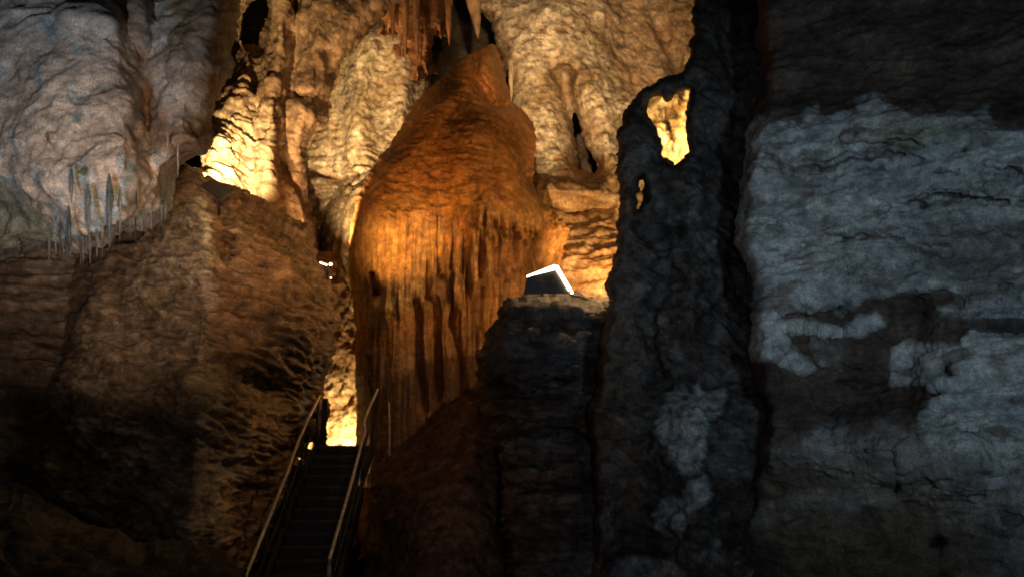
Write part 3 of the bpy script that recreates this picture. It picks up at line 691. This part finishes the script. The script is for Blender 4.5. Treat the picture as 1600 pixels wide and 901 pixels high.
def rail_smooth(P):
    P = np.array(P); t = np.arange(len(P)); tt = np.linspace(0, len(P) - 1, (len(P) - 1) * 5 + 1)
    Q = np.stack([np.interp(tt, t, P[:, k]) for k in range(3)], -1)
    for _ in range(2): Q[1:-1] = (Q[:-2] + Q[1:-1] * 2 + Q[2:]) / 4
    return Q
lr = rail_smooth(Lr); rr_ = rail_smooth(Rr)
end = rr_[0] + np.array([.02, -.05, -.9])
rr_ = np.concatenate([[end, rr_[0] + np.array([.01, -.04, -.1])], rr_])
part('handrail', tube(lr, .026), M_rail, stairs, False)
part('handrail', tube(rr_, .026), M_rail, stairs, False)
def xl(Y): return float(np.interp(Y, lr[:, 1], lr[:, 0]))
def xr(Y): return float(np.interp(Y, rr_[:, 1], rr_[:, 0]))
def zt(Y): return .9 + SL * (Y - 12) + zf
Ytop = None
nst = 17; run = (15.9 - 11.3) / nst
for k in range(nst + 1):
    Y = 11.3 + k * run; z = zt(Y) + .06
    xa = -3.86 + (Y - 11.3) * .067 + .0; 
    a, b = xl(Y) + .06, xr(max(Y, rr_[3, 1])) - .06
    if k > 14: b = min(b, xr(15.2) - .05)
    tr = join([box(((a + b) / 2, Y + run / 2, z), (b - a, run + .03, .045)), box(((a + b) / 2, Y + .02, z - .12), (b - a, .02, .2))])
    st_ = part('step', tr, M_tread, stairs)
    ns = part('nosing', box(((a + b) / 2, Y - .006, z + .004), (b - a - .02, .03, .05)), M_nose, stairs); ns.parent = st_; ns.location = ns.location - st_.location
for s in (0, 1):
    ps = []
    for k in range(24):
        Y0 = 11.3 + k * (4.7 / 24); Y1 = Y0 + 4.7 / 24
        xf = (lambda Y: xl(Y)) if s == 0 else (lambda Y: xr(max(Y, rr_[3, 1])))
        p0 = np.array([xf(Y0), Y0, zt(Y0)]); p1 = np.array([xf(Y1), Y1, zt(Y1)])
        v = [];
        for p in (p0, p1):
            for dx in (-.03, .03):
                for dz in (-.2, .14): v.append(p + (dx, 0, dz))
        ps.append((np.array(v), np.array([(0, 1, 3, 2), (4, 6, 7, 5), (0, 4, 5, 1), (2, 3, 7, 6), (0, 2, 6, 4), (1, 5, 7, 3)])))
    part('stringer', join(ps), M_steel, stairs)
for s in (0, 1):
    for Y in (11.6, 12.7, 13.8, 14.9, 15.9):
        x = xl(Y) if s == 0 else xr(max(Y, rr_[3, 1] + .03)); 
        z1 = .9 + SL * (Y - 12) - .03; part('post', tube([(x, Y, z1 - .95), (x, Y, z1 - .5), (x, Y, z1)], .022), M_steel, stairs, False)
    # mid rail
    f = xl if s == 0 else xr
    Ys = np.linspace(12.15, 15.85, 14); part('mid_rail', tube([(f(Y), Y, .9 + SL * (Y - 12) - .5) for Y in Ys], .014), M_steel, stairs, False)
# landing platform, its post standing right of the stairs
land = box((xl(15.9) + .45, 16.6, zt(15.95) - .02), (1.0, 1.2, .1)); part('landing', land, M_tread, stairs)
p = at(609, 712, 16.3); q_ = at(608, 628, 16.3)
part('post', tube([p, (p + q_) / 2, q_], .016), M_rail, stairs, False)
# dark guard panel at the left of the landing
p = at(507, 702, 15.95); q_ = at(505, 622, 15.95)
part('guard_panel', box(((p[0] + q_[0]) / 2, 15.95, (p[2] + q_[2]) / 2), (.10, .05, q_[2] - p[2])), M_steel, stairs)

# ================================================================== LAMPS (visible fittings)
M_house = plain_mat('lamp_housing', (.045, .045, .05), .5, .1)
M_panel = plain_mat('grey_lamp_box', (.16, .16, .17), .5, .1)
M_glow = plain_mat('lit_metal_edge', (.9, .8, .6), .4, 0, (1, .86, .52), 7.0)  # emission stands in for lamp light on the shield's metal edges
M_bulb = plain_mat('lit_bulb', (.9, .8, .6), .4, 0, (1, .80, .45), 8)
def plate(pts, Y, thick, mat, name, root, dy=0):
    P = at([p[0] for p in pts], [p[1] for p in pts], Y); n = len(P); B_ = P + np.array([0, thick, 0])
    V = np.concatenate([P, B_]); f = [(0, 1, 2, 3), (7, 6, 5, 4)] + [(i, (i + 1) % 4 + 0, (i + 1) % 4 + 4, i + 4) for i in range(4)]
    return part(name, (V, np.array(f)), mat, root)
b0 = at(850, 460, 14.9)
sh = empty('lamp_shield', tuple(b0)); tag(sh, 'dark folded lamp shield with two lamp-lit metal edges on the rock ledge', 'lamp')
plate([(824, 433), (864, 419), (889, 458), (818, 459)], np.array([15.0, 15.1, 15.15, 15.05]), .03, M_house, 'back_panel', sh)
plate([(823, 430.5), (866, 413.5), (866, 421), (823, 432.5)], np.array([15.0, 15.06, 15.06, 15.0]), .04, M_glow, 'lit_edge', sh)
plate([(864.5, 413.5), (872, 415), (894, 453), (888, 453)], np.array([15.06, 15.06, 15.1, 15.1]), .04, M_glow, 'lit_edge', sh)
part('bracket', tube([at(846, 452, 15.2), at(847, 464, 15.2), at(848, 474, 15.1)], .035), M_house, sh, False)
part('cable', tube([at(888, 458, 15.1), at(895, 462, 14.9), at(905, 463, 14.7), at(918, 468, 14.4)], .018), M_house, sh, False)
def ball(c, r, sq=1.0):
    V = []; n, m = 8, 12
    for i in range(n + 1):
        t = math.pi * (i + .02) / (n + .04)
        for j in range(m): V.append((c[0] + r * math.sin(t) * math.cos(2 * math.pi * j / m), c[1] + r * math.sin(t) * math.sin(2 * math.pi * j / m), c[2] + r * sq * math.cos(t)))
    i = np.arange(len(V)).reshape(n + 1, m); q = np.stack([i[:-1], i[1:], np.roll(i[1:], -1, 1), np.roll(i[:-1], -1, 1)], -1).reshape(-1, 4)
    return np.array(V), q
def bulb(px, py, Y, r, label, group=None):
    c = at(px, py, Y); e = empty('lamp_bulb', tuple(c)); tag(e, label, 'lamp', group)
    part('bulb', ball(c, r), M_bulb, e, False)
    part('socket', tube([c + (0, 0, -r * .7), c + (0, .02, -r * 1.9), c + (0, .03, -r * 2.6)], r * .6), M_house, e, False)
bulb(893.5, 456.5, 14.9, .028, 'tiny glowing bulb beside the foot of the lamp shield')
gb = 'small glowing bulbs on the buttress edge'
bulb(516.5, 413, 16.6, .034, 'small round glowing bulb, brightest one at the buttress edge', gb)
bulb(517, 434, 15.6, .014, 'faint glowing bulb below the brightest one at the buttress edge', gb)
e = empty('tube_lamp', tuple(at(505, 411, 15.6))); tag(e, 'short glowing tube lamp left of the small round bulb', 'lamp', gb)
p = at(500, 410, 15.6); q_ = at(511, 414, 15.6); part('tube', tube([p, (p + q_) / 2, q_], .014), M_bulb, e, False)
part('bracket', tube([q_ + (0, .03, .0), q_ + (.01, .04, -.15), q_ + (.01, .05, -.3)], .02), M_house, e, False)
# dark flat floodlight panel under the brightly lit left face
fl = empty('floodlight', tuple(at(338, 300, 14.6))); tag(fl, 'dark flat floodlight box below the brightly lit rock face', 'lamp')
plate([(311, 290), (334, 279), (368, 298), (340, 312)], np.array([12.0, 12.9, 13.0, 12.1]), .07, M_panel, 'housing', fl)
plate([(318, 290), (334, 283), (358, 297), (340, 306)], np.array([12.22, 13.02, 13.1, 12.32]), .02, M_bulb, 'glass', fl)
part('bracket', tube([at(340, 304, 12.55), at(341, 316, 12.75), at(342, 335, 13.1)], .03), M_house, fl, False)

# ================================================================== LIGHT
WARM = (1, .66, .30); DEEP = (1, .55, .20); COOL = (.80, .90, 1.0)
def spot(src, dst, W, col, ang=90, blend=.8, r=.05):  # serves the cave's lamps and the added fill lights alike
    ld = bpy.data.lights.new('lamp_or_fill', 'SPOT'); ld.energy = W; ld.color = col; ld.spot_size = math.radians(ang); ld.spot_blend = blend; ld.shadow_soft_size = r
    o = bpy.data.objects.new('lamp_or_fill', ld); COL.objects.link(o); o.location = src
    from mathutils import Vector
    o.rotation_euler = (Vector(dst) - Vector(src)).to_track_quat('-Z', 'Y').to_euler(); return o
def point(src, W, col, r=.06):
    ld = bpy.data.lights.new('lamp_or_fill', 'POINT'); ld.energy = W; ld.color = col; ld.shadow_soft_size = r
    o = bpy.data.objects.new('lamp_or_fill', ld); COL.objects.link(o); o.location = src; return o
# unseen lamps near the camera; most are fills added to brighten rock
spot((-3.5, 2.0, .6), at(60, 90, 10), 1250, (.90, .95, 1.0), 58, .9, .25)
spot((4.2, 1.0, 3.4), at(1420, 260, 11), 640, (.66, .87, 1.0), 76, 1.0, .3)
spot((1.0, .5, 2.6), at(1030, 600, 13), 160, (.80, .90, 1.0), 80, 1.0, .3)
spot((-1.2, 3.0, 1.6), at(205, 330, 13), 2100, (1, .56, .26), 34, 1.0, .2)
spot((-1.5, 1.0, 1.6), at(220, 620, 12), 34, (1, .78, .70), 70, 1.0, .3)
spot((-3.0, 1.0, 2.2), at(1100, 330, 13), 380, (.78, .90, 1.0), 30, 1.0, .3)
spot((-1.2, 2.0, 2.4), at(485, 790, 12.8), 42, (1, .70, .45), 26, 1.0, .2)
# floodlight behind the flat panel
spot(at(345, 300, 17.9), at(352, 205, 21.5), 8500, (1, .74, .40), 66, 1.0)
# upper background
spot(at(480, 420, 20.5), at(610, 130, 27), 5200, (1, .68, .36), 56, .8)
spot((.2, 9, 9.4), at(905, 95, 26), 12500, (1, .71, .42), 33, .9, .2)  # unseen high lamp added in front to brighten the background rock
spot((-1.6, 9, 9.0), at(560, 150, 26), 4800, (1, .70, .40), 22, .9, .2)
spot(at(990, 560, 18.6), at(930, 180, 26), 3000, (1, .68, .35), 60, .8)
spot(at(990, 420, 22.0), at(945, 380, 24.5), 260, DEEP, 140, .8)
# dome
spot(at(530, 425, 16.6), at(630, 335, 19.7), 800, (1, .51, .15), 62, 1.0, .05)
spot(at(862, 462, 15.5), at(640, 375, 20.5), 900, DEEP, 27, 1.0)
spot((-2.2, 11.0, 6.5), at(700, 210, 20), 300, (1, .50, .17), 46, 1.0, .2)  # frontal fill without a fitting, added to even out the dome
spot((1.0, 9.0, 7.2), at(430, 380, 14.5), 700, DEEP, 34, 1.0, .2)  # warm fill without a fitting, added for the buttress's right side
# gap at the stair head
spot(at(545, 742, 22.0), at(540, 665, 23.4), 1500, WARM, 110, .7)
# window in the pillar
point(at(1110, 175, 15.1), 560, WARM)
point(at(1050, 318, 15.1), 420, WARM)
point(at(994, 212, 15.2), 300, WARM)
# unseen warm fill added to brighten the mound
spot((.5, 6.0, .6), at(690, 700, 15.5), 110, (1, .62, .42), 34, 1.0, .2)

w = bpy.data.worlds.new('World'); sc.world = w; w.use_nodes = True
bg = w.node_tree.nodes['Background']; bg.inputs[0].default_value = (.75, .85, 1, 1); bg.inputs[1].default_value = .006
